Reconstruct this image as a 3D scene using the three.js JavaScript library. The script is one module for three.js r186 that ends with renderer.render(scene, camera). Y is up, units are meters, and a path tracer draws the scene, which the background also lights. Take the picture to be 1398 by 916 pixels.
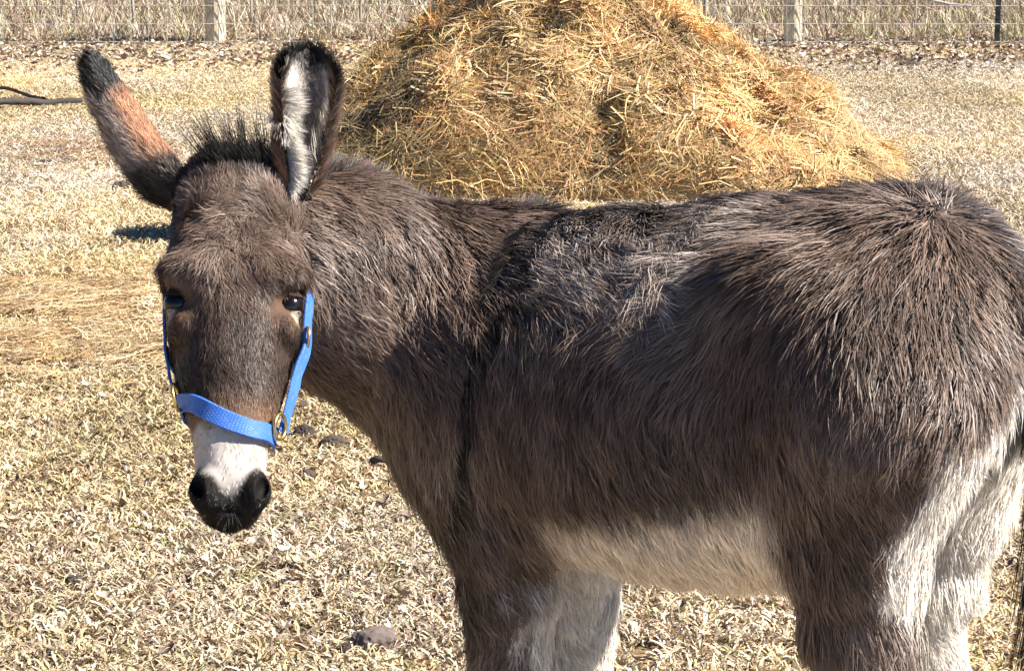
import * as THREE from 'three';
import { Sky } from 'three/addons/objects/Sky.js';
import { mergeGeometries } from 'three/addons/utils/BufferGeometryUtils.js';

// ---------------------------------------------------------------- camera, sky, sun, exposure
const scene = new THREE.Scene();
const FOCAL = 3210, CX = 699, CY = 458, PITCH = 11.3 * Math.PI / 180, EYE = new THREE.Vector3(0, 1.5, 0);
const camera = new THREE.PerspectiveCamera(2 * Math.atan(458 / FOCAL) * 180 / Math.PI, 1398 / 916, 0.1, 900);
camera.position.copy(EYE);
camera.lookAt(0, 1.5 - Math.sin(PITCH), -Math.cos(PITCH));

const SUN_EL = 44 * Math.PI / 180, SUN_AZ = 8 * Math.PI / 180;       // azimuth: from +x (picture right) towards the camera
const sunDir = new THREE.Vector3(Math.cos(SUN_EL) * Math.cos(SUN_AZ), Math.sin(SUN_EL), Math.cos(SUN_EL) * Math.sin(SUN_AZ));
const sky = new Sky();
sky.name = 'sky'; sky.userData.kind = 'structure';
sky.scale.setScalar(800);
sky.material.uniforms.turbidity.value = 2.2;
sky.material.uniforms.rayleigh.value = 0.75;
sky.material.uniforms.mieCoefficient.value = 0.004;
sky.material.uniforms.cloudCoverage.value = 0;
sky.material.uniforms.sunPosition.value.copy(sunDir);
scene.add(sky);
scene.environmentIntensity = 0.10;
const sun = new THREE.DirectionalLight(new THREE.Color(1, 0.94, 0.85), 5);
sun.position.copy(sunDir).multiplyScalar(40).add(new THREE.Vector3(0, 0, -10));
sun.target.position.set(0, 0, -10);
sun.castShadow = true;
sun.shadow.mapSize.set(4096, 4096);
Object.assign(sun.shadow.camera, { left: -25, right: 25, top: 25, bottom: -25, near: 1, far: 90 });
scene.add(sun, sun.target);
const renderer = new THREE.WebGLRenderer({ antialias: true });
renderer.toneMapping = THREE.LinearToneMapping;
renderer.toneMappingExposure = 2.3;
renderer.shadowMap.enabled = true;

// ---------------------------------------------------------------- helpers
const V = (x, y, z) => new THREE.Vector3(x, y, z);
function rngOf(seed) { let s = seed >>> 0; return () => { s = (s + 0x6D2B79F5) | 0; let t = Math.imul(s ^ (s >>> 15), 1 | s); t = (t + Math.imul(t ^ (t >>> 7), 61 | t)) ^ t; return ((t ^ (t >>> 14)) >>> 0) / 4294967296; }; }
const lerp = (a, b, t) => a + (b - a) * t, clamp = (x, a = 0, b = 1) => Math.min(b, Math.max(a, x));
const smooth = (a, b, x) => { const t = clamp((x - a) / (b - a)); return t * t * (3 - 2 * t); };
function hash3(i, j, k) { let h = Math.imul(i, 374761393) ^ Math.imul(j, 668265263) ^ Math.imul(k, 2147483647 - 1274126177); h = Math.imul(h ^ (h >>> 13), 1274126177); return ((h ^ (h >>> 16)) >>> 0) / 4294967296; }
function noise(x, y, z = 0) {                                          // value noise, -1 .. 1
  const i = Math.floor(x), j = Math.floor(y), k = Math.floor(z); let u = x - i, v = y - j, w = z - k;
  u = u * u * (3 - 2 * u); v = v * v * (3 - 2 * v); w = w * w * (3 - 2 * w);
  const c = (a, b, d) => hash3(i + a, j + b, k + d);
  return 2 * lerp(lerp(lerp(c(0, 0, 0), c(1, 0, 0), u), lerp(c(0, 1, 0), c(1, 1, 0), u), v), lerp(lerp(c(0, 0, 1), c(1, 0, 1), u), lerp(c(0, 1, 1), c(1, 1, 1), u), v), w) - 1;
}
const fbm = (x, y, z = 0, n = 4) => { let s = 0, a = 0.5; for (let q = 0; q < n; q++) { s += a * noise(x, y, z); x *= 2.03; y *= 2.03; z *= 2.03; a *= 0.5; } return s; };
// the ray of a photograph pixel, at an axial depth or where it meets the ground
const FWD = V(0, -Math.sin(PITCH), -Math.cos(PITCH)), UPV = V(0, Math.cos(PITCH), -Math.sin(PITCH));
const rayOf = (px, py) => FWD.clone().addScaledVector(V(1, 0, 0), (px - CX) / FOCAL).addScaledVector(UPV, (CY - py) / FOCAL);
const atDepth = (px, py, d) => EYE.clone().addScaledVector(rayOf(px, py), d);
const onGround = (px, py) => { const r = rayOf(px, py); return EYE.clone().addScaledVector(r, -EYE.y / r.y); };
const taken = {};
function numbered(n) { taken[n] = (taken[n] || 0) + 1; return taken[n] === 1 ? n : n + '_' + String(taken[n] - 1).padStart(3, '0'); }
function tag(o, label, category, group) { o.userData.label = label; o.userData.category = category; if (group) o.userData.group = group; return o; }
function mesh(name, geo, mat, parent) { const m = new THREE.Mesh(geo, mat); m.name = parent === scene ? numbered(name) : name; m.castShadow = m.receiveShadow = true; parent.add(m); return m; }
function thing(name, label, category, pos, group) { const g = new THREE.Group(); g.name = numbered(name); if (pos) g.position.copy(pos); tag(g, label, category, group); scene.add(g); return g; }
const mat = (r, g, b, rough = 0.85, extra = {}) => new THREE.MeshStandardMaterial({ color: new THREE.Color().setRGB(r, g, b), roughness: rough, ...extra });
function geoFrom(pos, idx, col, nor) {
  const g = new THREE.BufferGeometry();
  g.setAttribute('position', new THREE.Float32BufferAttribute(pos, 3));
  if (col) g.setAttribute('color', new THREE.Float32BufferAttribute(col, 3));
  if (nor) g.setAttribute('normal', new THREE.Float32BufferAttribute(nor, 3));
  g.setIndex(idx); if (!nor) g.computeVertexNormals();
  return g;
}
// ribbons: many thin tapered blades in one geometry. Each is a list of points, a side vector and a width
class Ribbons {
  constructor() { this.p = []; this.i = []; this.c = []; }
  add(pts, side, width, own = [1, 1, 1], taper = 0.85, paleTip = 1) {   // paleTip: hair paler towards its end; grass and hay are one colour along each blade
    const b = this.p.length / 3, n = pts.length;
    pts.forEach((q, k) => {
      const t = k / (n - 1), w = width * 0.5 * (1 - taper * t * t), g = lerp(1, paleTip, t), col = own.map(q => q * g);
      if (k < n - 1) { this.p.push(q.x - side.x * w, q.y - side.y * w, q.z - side.z * w, q.x + side.x * w, q.y + side.y * w, q.z + side.z * w); this.c.push(...col, ...col); }
      else { this.p.push(q.x, q.y, q.z); this.c.push(...col); }
      if (k < n - 2) { const o = b + 2 * k; this.i.push(o, o + 1, o + 2, o + 1, o + 3, o + 2); }
      else if (k === n - 2) { const o = b + 2 * k; this.i.push(o, o + 1, o + 2); }
    });
  }
  build() { return geoFrom(this.p, this.i, this.c); }
}
function instanced(name, variants, material, items, parent, kind = 'stuff') {   // items: {m: Matrix4, c: [r,g,b], v: variant}
  const out = [];
  variants.forEach((geo, v) => {
    const mine = items.filter(it => it.v === v); if (!mine.length) return;
    const im = new THREE.InstancedMesh(geo, material, mine.length);
    const c = new THREE.Color();
    mine.forEach((it, k) => { im.setMatrixAt(k, it.m); im.setColorAt(k, c.setRGB(...it.c)); });
    im.name = parent === scene ? numbered(name) : name; im.userData.kind = kind; im.castShadow = im.receiveShadow = true;
    parent.add(im); out.push(im);
  });
  return out;
}
function basis(xd, yd, pos, sx, sy, sz) {
  const zd = V(0, 0, 0).crossVectors(xd, yd).normalize(), y2 = V(0, 0, 0).crossVectors(zd, xd).normalize();
  return new THREE.Matrix4().makeBasis(xd.clone().multiplyScalar(sx), y2.multiplyScalar(sy), zd.multiplyScalar(sz)).setPosition(pos);
}
function dataTexture(n, fn, srgb = true) {
  const d = new Uint8Array(n * n * 4);
  for (let y = 0; y < n; y++) for (let x = 0; x < n; x++) { const c = fn(x / n, y / n), o = 4 * (y * n + x); d[o] = clamp(c[0]) * 255; d[o + 1] = clamp(c[1]) * 255; d[o + 2] = clamp(c[2]) * 255; d[o + 3] = 255; }
  const t = new THREE.DataTexture(d, n, n); t.wrapS = t.wrapT = THREE.RepeatWrapping; t.magFilter = THREE.LinearFilter; t.minFilter = THREE.LinearMipmapLinearFilter; t.generateMipmaps = true;
  if (srgb) t.colorSpace = THREE.SRGBColorSpace; t.needsUpdate = true; return t;
}
function tnoise(u, v, f, s) {                                          // tileable value noise
  const x = u * f, y = v * f, i = Math.floor(x), j = Math.floor(y); let a = x - i, b = y - j; a = a * a * (3 - 2 * a); b = b * b * (3 - 2 * b);
  const h = (p, q) => hash3((p % f + f) % f, (q % f + f) % f, s);
  return lerp(lerp(h(i, j), h(i + 1, j), a), lerp(h(i, j + 1), h(i + 1, j + 1), a), b);
}

// ---------------------------------------------------------------- ground
const groundY = (x, z) => 0.02 * fbm(x * 0.8 + 3, z * 0.8, 1, 3) + 0.002 * noise(x * 5, z * 5);
{
  const tex = dataTexture(512, (u, v) => {
    const n = 0.45 * tnoise(u, v, 16, 1) + 0.3 * tnoise(u, v, 64, 2) + 0.25 * tnoise(u, v, 256, 3), k = tnoise(u, v, 128, 5);
    const a = [0.46, 0.36, 0.25], b = [0.80, 0.69, 0.50], t = clamp((n - 0.3) * 2.2);
    return [0, 1, 2].map(q => lerp(a[q], b[q], t) * (k > 0.82 ? 0.6 : 1));
  });
  const pos = [], idx = [], uv = [];
  // fine where the camera looks, then out to the horizon
  const xs = [], zs = [];
  for (let x = -400; x < -10; x += 39) xs.push(x); for (let x = -10; x <= 10; x += 0.16) xs.push(x); for (let x = 49; x <= 400; x += 39) xs.push(x);
  for (let z = 60; z > 2; z -= 8) zs.push(z); for (let z = 2; z >= -34; z -= 0.16) zs.push(z); for (let z = -60; z >= -700; z -= 40) zs.push(z);
  for (const z of zs) for (const x of xs) { pos.push(x, groundY(x, z), z); uv.push(x / 1.7, z / 1.7); }
  const W = xs.length;
  for (let j = 0; j < zs.length - 1; j++) for (let i = 0; i < W - 1; i++) { const o = j * W + i; idx.push(o, o + 1, o + W, o + 1, o + W + 1, o + W); }
  const g = geoFrom(pos, idx); g.setAttribute('uv', new THREE.Float32BufferAttribute(uv, 2));
  const m = mesh('ground', g, mat(0.78, 0.76, 0.70, 0.95, { map: tex }), scene); m.userData.kind = 'structure';
}

// dead grass, leaves and chaff that cover the pasture
const straw = mat(1, 1, 1, 0.75, { vertexColors: true, side: THREE.DoubleSide });
function tuftGeo(seed, blades, spread, len, tall, width) {
  const R = rngOf(seed), rb = new Ribbons();
  for (let k = 0; k < blades; k++) {
    const a = R() * 6.283, l = len * (0.5 + R()), h = tall * (0.15 + R()), bx = (R() - 0.5) * spread, bz = (R() - 0.5) * spread, curl = (R() - 0.5) * 1.6, f = 0.72 + 0.5 * R();
    const pts = [0, 0.4, 0.75, 1].map(t => V(bx + Math.cos(a + curl * t) * l * t, 0.002 + h * Math.sin(t * 2.1) * (0.6 + 0.4 * t), bz + Math.sin(a + curl * t) * l * t));
    rb.add(pts, V(-Math.sin(a), (R() - 0.5) * 0.9, Math.cos(a)).normalize(), width * (0.6 + 0.8 * R()), [f, f * (0.96 + 0.06 * R()), f * (0.9 + 0.15 * R())], 0.7);
  }
  return rb.build();
}
function leafGeo(seed) {                                               // a curled dead leaf, x long, with a midrib fold
  const R = rngOf(seed), p = [], idx = [], N = 6, curl = 0.6 + R() * 1.2, fold = 0.3 + 0.9 * R();
  for (let i = 0; i <= N; i++) {
    const t = i / N, w = Math.max(0.02, Math.sin(Math.PI * Math.pow(t, 0.8)) * 0.32 * (0.85 + 0.3 * R())), x = (t - 0.5), y = curl * (t - 0.5) * (t - 0.5) + 0.08 * R();
    for (const s of [-1, 0, 1]) p.push(x, y + Math.abs(s) * fold * w + 0.07 * (R() - 0.5), s * w * (0.7 + 0.5 * R()));
  }
  for (let i = 0; i < N; i++) for (let s = 0; s < 2; s++) { const o = i * 3 + s; idx.push(o, o + 1, o + 3, o + 1, o + 4, o + 3); }
  return geoFrom(p, idx, new Array(p.length).fill(1));
}
const inView = (x, z, grow) => Math.abs(x) < (-z) * 0.2245 * grow + 0.35;
{
  const R = rngOf(11);
  const pal = [[0.66, 0.55, 0.37], [0.60, 0.47, 0.27], [0.54, 0.42, 0.30], [0.70, 0.61, 0.46], [0.42, 0.31, 0.20], [0.24, 0.17, 0.12], [0.48, 0.43, 0.22]];
  const pick = (w) => { let r = R() * w.reduce((a, b) => a + b, 0); for (let i = 0; i < w.length; i++) { r -= w[i]; if (r < 0) return i; } return 0; };
  // square patches of turf, each some thousand blades in its own mix of colours, laid side by side and turned at random
  const PATCH = 0.5, blade = (rb, x, z, c, sc, wide) => {
    const a = R() * 6.283, l = 0.036 * sc * (0.4 + R()), h = 0.026 * sc * (0.1 + R()), curl = (R() - 0.5) * 2.4, f = 0.7 + 0.55 * R();
    const pts = [0, 0.4, 0.75, 1].map(t => V(x + Math.cos(a + curl * t) * l * t, 0.001 + h * Math.sin(t * 2.2) * (0.6 + 0.4 * t), z + Math.sin(a + curl * t) * l * t));
    rb.add(pts, V(-Math.sin(a), (R() - 0.5) * 1.1, Math.cos(a)).normalize(), wide * (0.5 + 0.9 * R()), [c[0] * f, c[1] * f, c[2] * f * (0.92 + 0.16 * R())], 0.65);
  };
  const patch = (weights, sc, wide, count) => { const rb = new Ribbons(); for (let n = 0; n < count; n++) { const x = (R() - 0.5) * PATCH * 1.12, z = (R() - 0.5) * PATCH * 1.12, c = pal[pick(weights)]; for (let k = 0; k < 4; k++) blade(rb, x + (R() - 0.5) * 0.03, z + (R() - 0.5) * 0.03, c, sc, wide); } return rb.build(); };
  const nearW = [[4, 3, 3, 3, 3, 3, 1.4], [4, 3, 4, 3, 3, 3.4, 1], [5, 4, 3, 4, 2.4, 2, 2.2], [4, 3, 4, 3, 3, 2.6, 1.4]], farW = [[6, 6, 3, 5, 1.2, 0.4, 0.4], [5, 7, 3, 4, 1.6, 0.5, 0.3], [7, 5, 3, 6, 1, 0.3, 0.5]];
  const turf = [...nearW.map(w => patch(w, 1.05, 0.0050, 1150)), ...farW.map(w => patch(w, 1.9, 0.0062, 700))];
  const items = [];
  for (let z = 1.4; z > -24.5; z -= PATCH) for (let x = -13; x <= 13; x += PATCH) {
    const px = x + 0.1 * (R() - 0.5), pz = z + 0.1 * (R() - 0.5), far = R() < smooth(6.5, 10, -z), a = Math.floor(R() * 4) * Math.PI / 2 + (R() - 0.5) * 0.3, e = 0.2, f = 1 + 0.42 * fbm(px * 1.1, pz * 1.1, 3, 2), warm = 0.2 * fbm(px * 0.8 + 9, pz * 0.8, 6, 2) + 0.05 * smooth(-0.5, -1.5, px) * smooth(6, 8, -pz);
    const up = V((groundY(px - e, pz) - groundY(px + e, pz)) / (2 * e), 1, (groundY(px, pz - e) - groundY(px, pz + e)) / (2 * e)).normalize(), dx = V(Math.cos(a), 0, Math.sin(a)); dx.addScaledVector(up, -dx.dot(up)).normalize();
    items.push({ v: far ? 4 + Math.floor(R() * 3) : Math.floor(R() * 4), c: [f * (1 + warm * 0.4), f, f * (1 - warm * 1.6)], m: basis(dx, up, V(px, groundY(px, pz) + 0.001, pz), 1, 1, 1) });
  }
  instanced('dead_grass', turf, straw, items, scene);
  const gt = [0, 1, 2].map(i => tuftGeo(20 + i, 12, 0.05, 0.04, 0.022, 0.006)), gi = [];
  for (let n = 0; n < 4200; n++) {                                      // a few tufts that are still green
    const z = -(3.8 + 9 * R()), x = (R() * 2 - 1) * (-z * 0.28 + 0.3); if (fbm(x * 1.7, z * 1.7, 21, 3) < 0.12) continue;
    const a = R() * 6.283; gi.push({ v: Math.floor(R() * 3), c: [0.27 + 0.22 * R(), 0.29 + 0.12 * R(), 0.10], m: basis(V(Math.cos(a), 0, Math.sin(a)), V(0, 1, 0), V(x, groundY(x, z), z), 0.8, 0.8, 0.8) });
  }
  instanced('green_grass', gt, straw, gi, scene);
  // leaf litter: thick near the fence and in drifts
  const leaves = [0, 1, 2, 3].map(i => leafGeo(40 + i)), li = [];
  const lp = [[0.46, 0.35, 0.24], [0.58, 0.47, 0.34], [0.30, 0.21, 0.14], [0.64, 0.55, 0.44], [0.36, 0.25, 0.17], [0.19, 0.13, 0.10]];
  for (let n = 0; n < 60000; n++) {
    const z = -(3.7 + 24 * Math.pow(R(), 0.8)), x = (R() * 2 - 1) * Math.min(12.5, -z * 0.36 + 3);
    const band = smooth(15.5, 18.5, -z), d = fbm(x * 0.7, z * 0.7, 5, 3);
    if (R() > 0.08 + 0.92 * band + (z > -7.5 ? 0.12 : 0) + Math.max(0, d) * 0.3) continue;
    const s = (0.018 + 0.024 * R()) * (1 + 0.9 * band), c = lp[Math.floor(R() * 6)], f = 0.8 + 0.5 * R(), a = R() * 6.283;
    li.push({ v: Math.floor(R() * 4), c: [c[0] * f, c[1] * f, c[2] * f], m: basis(V(Math.cos(a), (R() - 0.5) * 0.8, Math.sin(a)).normalize(), V((R() - 0.5) * 1.2, 1, (R() - 0.5) * 1.2).normalize(), V(x, groundY(x, z) + 0.010 + 0.012 * R() + 0.022 * band, z), s, s, s) });
  }
  instanced('leaf_litter', leaves, mat(1, 1, 1, 0.7, { side: THREE.DoubleSide }), li, scene);
}

// ---------------------------------------------------------------- hay
const hayMat = mat(1, 1, 1, 0.6, { vertexColors: true, side: THREE.DoubleSide });
function wispGeo(seed, strands, len, width, curlMax) {
  const R = rngOf(seed), rb = new Ribbons();
  for (let k = 0; k < strands; k++) {
    const a = (R() - 0.5) * 0.9, l = len * (0.5 + R() * 0.8), b = V((R() - 0.5) * len * 0.5, (R() - 0.3) * 0.03, (R() - 0.5) * 0.06), curl = (R() - 0.5) * curlMax, rise = (R() - 0.35) * 0.5, f = 0.7 + 0.55 * R();
    const pts = [0, 0.3, 0.6, 0.85, 1].map(t => V(b.x + Math.cos(a + curl * t) * l * (t - 0.4), b.y + l * rise * t * (1 - 0.7 * t), b.z + Math.sin(a + curl * t) * l * (t - 0.4)));
    rb.add(pts, V(-Math.sin(a), (R() - 0.5), Math.cos(a)).normalize(), width * (0.5 + 0.9 * R()), [f, f * (0.95 + 0.08 * R()), f * (0.85 + 0.25 * R())], 0.6);
  }
  return rb.build();
}
const wisps = [0, 1, 2, 3, 4, 5].map(i => wispGeo(70 + i, 10, 0.17, 0.0042, 3.6));
const hayPal = [[0.58, 0.37, 0.14], [0.64, 0.44, 0.19], [0.50, 0.28, 0.10], [0.70, 0.52, 0.26], [0.40, 0.21, 0.08], [0.44, 0.32, 0.11]];
{
  const prof = [[-1.02, 0], [-0.93, 0.16], [-0.8, 0.38], [-0.6, 0.53], [-0.3, 0.74], [0.05, 1.02], [0.33, 1.1], [0.6, 0.98], [0.86, 0.74], [1.02, 0.58], [1.25, 0.42], [1.5, 0.26], [1.75, 0.11], [1.95, 0]];
  const along = x => { if (x <= prof[0][0] || x >= prof[prof.length - 1][0]) return 0; for (let i = 1; i < prof.length; i++) if (x < prof[i][0]) { const t = (x - prof[i - 1][0]) / (prof[i][0] - prof[i - 1][0]); return lerp(prof[i - 1][1], prof[i][1], t); } return 0; };
  const ZC = -12.35;
  const hayH = (x, z) => {
    const s = (z - ZC) / 1.9, k = 1 - s * s; if (k <= 0) return -0.05;
    let h = along(x + 0.10 * noise(x * 2, z * 2, 4)) * Math.pow(k, 0.45);
    h += (0.20 * fbm(x * 2.6, z * 2.6, 9, 3) + 0.06 * noise(x * 9, z * 9, 2)) * smooth(0.02, 0.3, h);
    return h - 0.03;
  };
  const pile = thing('hay_pile', 'tall heap of loose golden hay in the pasture behind the donkey', 'hay pile', V(0.5, 0, ZC));
  const pos = [], idx = [], NX = 130, NZ = 120;
  for (let j = 0; j <= NZ; j++) for (let i = 0; i <= NX; i++) { const x = -1.1 + 3.4 * i / NX, z = ZC - 1.98 + 3.96 * j / NZ; pos.push(x - 0.5, hayH(x, z), z - ZC); }
  for (let j = 0; j < NZ; j++) for (let i = 0; i < NX; i++) { const o = j * (NX + 1) + i; idx.push(o, o + NX + 1, o + 1, o + 1, o + NX + 1, o + NX + 2); }
  const core = mesh('heap', geoFrom(pos, idx), mat(0.50, 0.34, 0.15, 0.95), pile);
  const R = rngOf(5), items = [];
  for (let n = 0; n < 52000; n++) {
    const x = -1.1 + 3.4 * R(), z = ZC - 1.3 + 3.2 * R(), h = hayH(x, z); if (h < 0.0) continue;
    const e = 0.04, nx = (hayH(x - e, z) - hayH(x + e, z)) / (2 * e), nz = (hayH(x, z - e) - hayH(x, z + e)) / (2 * e), slope = Math.hypot(nx, nz);
    if (R() > 0.45 + 0.4 * slope) continue;
    const nrm = V(nx, 1, nz).normalize(), a = fbm(x * 1.5, z * 1.5, h * 1.5, 2) * 5 + (R() - 0.5) * 2.4, dir = V(Math.cos(a), 0, Math.sin(a));
    dir.addScaledVector(nrm, -dir.dot(nrm) + (R() - 0.35) * 0.5).normalize();
    const pn = fbm(x * 3, z * 3, h * 3 + 5, 2);
    const shadeSide = smooth(-0.1, -0.75, x) ;                                  // shaded side of the heap painted in: more dark olive and brown strands
    let c = hayPal[Math.floor(Math.pow(R(), 0.9) * 6)]; if (shadeSide > 0.3 && R() < 0.55 * shadeSide) c = R() < 0.5 ? [0.30, 0.24, 0.11] : [0.20, 0.14, 0.07];
    const f = (0.8 + 0.5 * R()) * (1 + 0.8 * pn), s = 0.6 + R();
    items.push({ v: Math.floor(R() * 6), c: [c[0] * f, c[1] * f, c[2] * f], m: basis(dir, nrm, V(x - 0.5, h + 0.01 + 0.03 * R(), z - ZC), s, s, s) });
  }
  instanced('loose_hay', wisps, hayMat, items, pile);
  // hay trodden out over the pasture
  const it2 = [];
  const strew = (px0, px1, py0, py1, n, keep, pal, spin = 3) => {
    for (let k = 0; k < n; k++) {
      const p = onGround(lerp(px0, px1, R()), lerp(py0, py1, (R() + R() + R()) / 3)), d = fbm(p.x * 1.1 + 5, p.z * 2.2, 2, 3); if (d < keep) continue;
      const a = (R() - 0.5) * spin + 0.15, c = pal[Math.floor(R() * pal.length)], f = 0.85 + 0.45 * R(), s = 0.5 + 0.6 * R();
      it2.push({ v: Math.floor(R() * 6), c: [c[0] * f, c[1] * f, c[2] * f], m: basis(V(Math.cos(a), (R() - 0.5) * 0.15, Math.sin(a)).normalize(), V((R() - 0.5) * 0.4, 1, (R() - 0.5) * 0.4).normalize(), V(p.x, groundY(p.x, p.z) + 0.012 + 0.02 * R(), p.z), s, s * 0.7, s) });
    }
  };
  strew(-160, 420, 310, 550, 3000, -0.12, [[0.64, 0.49, 0.27], [0.60, 0.42, 0.2], [0.68, 0.55, 0.34], [0.46, 0.3, 0.14]]);
  strew(-160, 240, 178, 246, 1000, -0.2, [[0.40, 0.22, 0.11], [0.30, 0.17, 0.09], [0.50, 0.32, 0.17], [0.2, 0.12, 0.07]]);
  strew(950, 1260, 130, 290, 1500, -0.05, hayPal, 6.3);
  strew(-200, 1600, 40, 390, 1500, 0.0, [[0.62, 0.5, 0.3], [0.55, 0.4, 0.2]], 6.3);
  instanced('strewn_hay', wisps, hayMat, it2, scene);
}

// ---------------------------------------------------------------- fence and the rough ground behind it
const barkTex = dataTexture(256, (u, v) => { const n = 0.5 * tnoise(u, v, 64, 3) + 0.3 * tnoise(u * 4 % 1, v, 32, 4) + 0.2 * tnoise(u, v, 8, 6); const f = 0.55 + 0.6 * n; return [0.98 * f, 0.91 * f, 0.77 * f]; });
const postMat = mat(1, 1, 1, 0.9, { map: barkTex }), wireMat = mat(0.62, 0.60, 0.56, 0.5, { metalness: 0.25 }), steelMat = mat(0.035, 0.04, 0.035, 0.6);
const FENCE_Z = -19.7;
{
  const postAt = (px, r, label) => {
    const x = (px - CX) / FOCAL * 20.15, p = thing('fence_post', label, 'fence post', V(x, 0, FENCE_Z - 0.1), 'wooden fence posts');
    const pts = [[r * 1.04, -0.3], [r, 0.3], [r * 0.97, 0.9], [r * 0.93, 1.24], [r * 0.75, 1.27], [0.001, 1.285]].map(q => new THREE.Vector2(q[0], q[1]));
    const g = new THREE.LatheGeometry(pts, 18), a = g.attributes.position, u = g.attributes.uv;
    for (let i = 0; i < a.count; i++) { const y = a.getY(i), th = Math.atan2(a.getZ(i), a.getX(i)), k = 1 + 0.06 * noise(Math.cos(th) * 2 + px, y * 3, Math.sin(th) * 2); a.setX(i, a.getX(i) * k + 0.012 * noise(y * 2, px)); a.setZ(i, a.getZ(i) * k); u.setXY(i, u.getX(i), y * 0.8); }
    g.computeVertexNormals(); mesh('post', g, postMat, p);
    for (const y of [0.08, 0.38, 0.68, 1.0, 1.18]) { const s = new THREE.TorusGeometry(0.012, 0.0022, 6, 10, Math.PI); s.rotateX(Math.PI / 2); s.translate(0, y, r * 0.98); mesh('staple', s, wireMat, p); }
  };
  postAt(303, 0.085, 'grey weathered wooden fence post left of the hay pile, behind the donkey ears');
  postAt(1075, 0.075, 'pale round wooden fence post right of the hay pile');
  postAt(-480, 0.08, 'grey wooden fence post past the fallen branch');
  postAt(-1260, 0.08, 'grey wooden fence post at the end of the wire, far past the fallen branch');
  postAt(1850, 0.08, 'grey wooden fence post past the steel stake');
  postAt(2620, 0.08, 'grey wooden fence post at the end of the wire, far past the steel stake');
  const tp = thing('steel_stake', 'dark thin steel T-shaped fence stake right of the pale wooden post', 'fence stake', V((1345 - CX) / FOCAL * 20.15, 0, FENCE_Z - 0.03));
  const tg = new THREE.Shape(); [[-0.022, 0], [0.022, 0], [0.022, 0.006], [0.004, 0.006], [0.004, 0.034], [-0.004, 0.034], [-0.004, 0.006], [-0.022, 0.006]].forEach((q, i) => i ? tg.lineTo(...q) : tg.moveTo(...q));
  const te = new THREE.ExtrudeGeometry(tg, { depth: 1.6, bevelEnabled: false }); te.rotateX(-Math.PI / 2); te.translate(0, -0.3, 0); mesh('stake', te, steelMat, tp);
  for (let y = 0.05; y < 1.25; y += 0.1) { const b = new THREE.BoxGeometry(0.012, 0.02, 0.008); b.translate(0, y, 0.0045); mesh('stud', b, steelMat, tp); }
  const f = thing('wire_fence', 'woven wire mesh fence strung between wooden posts across the background', 'wire fence', V(0, 0, FENCE_Z));
  const R = rngOf(3);
  for (const y of [0.06, 0.21, 0.36, 0.51, 0.67, 0.84, 1.02, 1.2]) {
    const c = new THREE.CatmullRomCurve3(Array.from({ length: 30 }, (_, i) => V(-12.4 + 24.6 * i / 29, y + 0.008 * (R() - 0.5), 0.004 * (R() - 0.5))));
    mesh('line_wire', new THREE.TubeGeometry(c, 60, 0.0034, 5), wireMat, f);
  }
  for (let x = -12.3; x < 12.1; x += 0.152) {
    const c = new THREE.CatmullRomCurve3([0, 0.3, 0.6, 0.9, 1.2].map(t => V(x + 0.012 * (R() - 0.5), 0.05 + t * 0.96, 0.005 + 0.003 * R())));
    mesh('stay_wire', new THREE.TubeGeometry(c, 8, 0.0017, 4), wireMat, f);
  }
}
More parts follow.
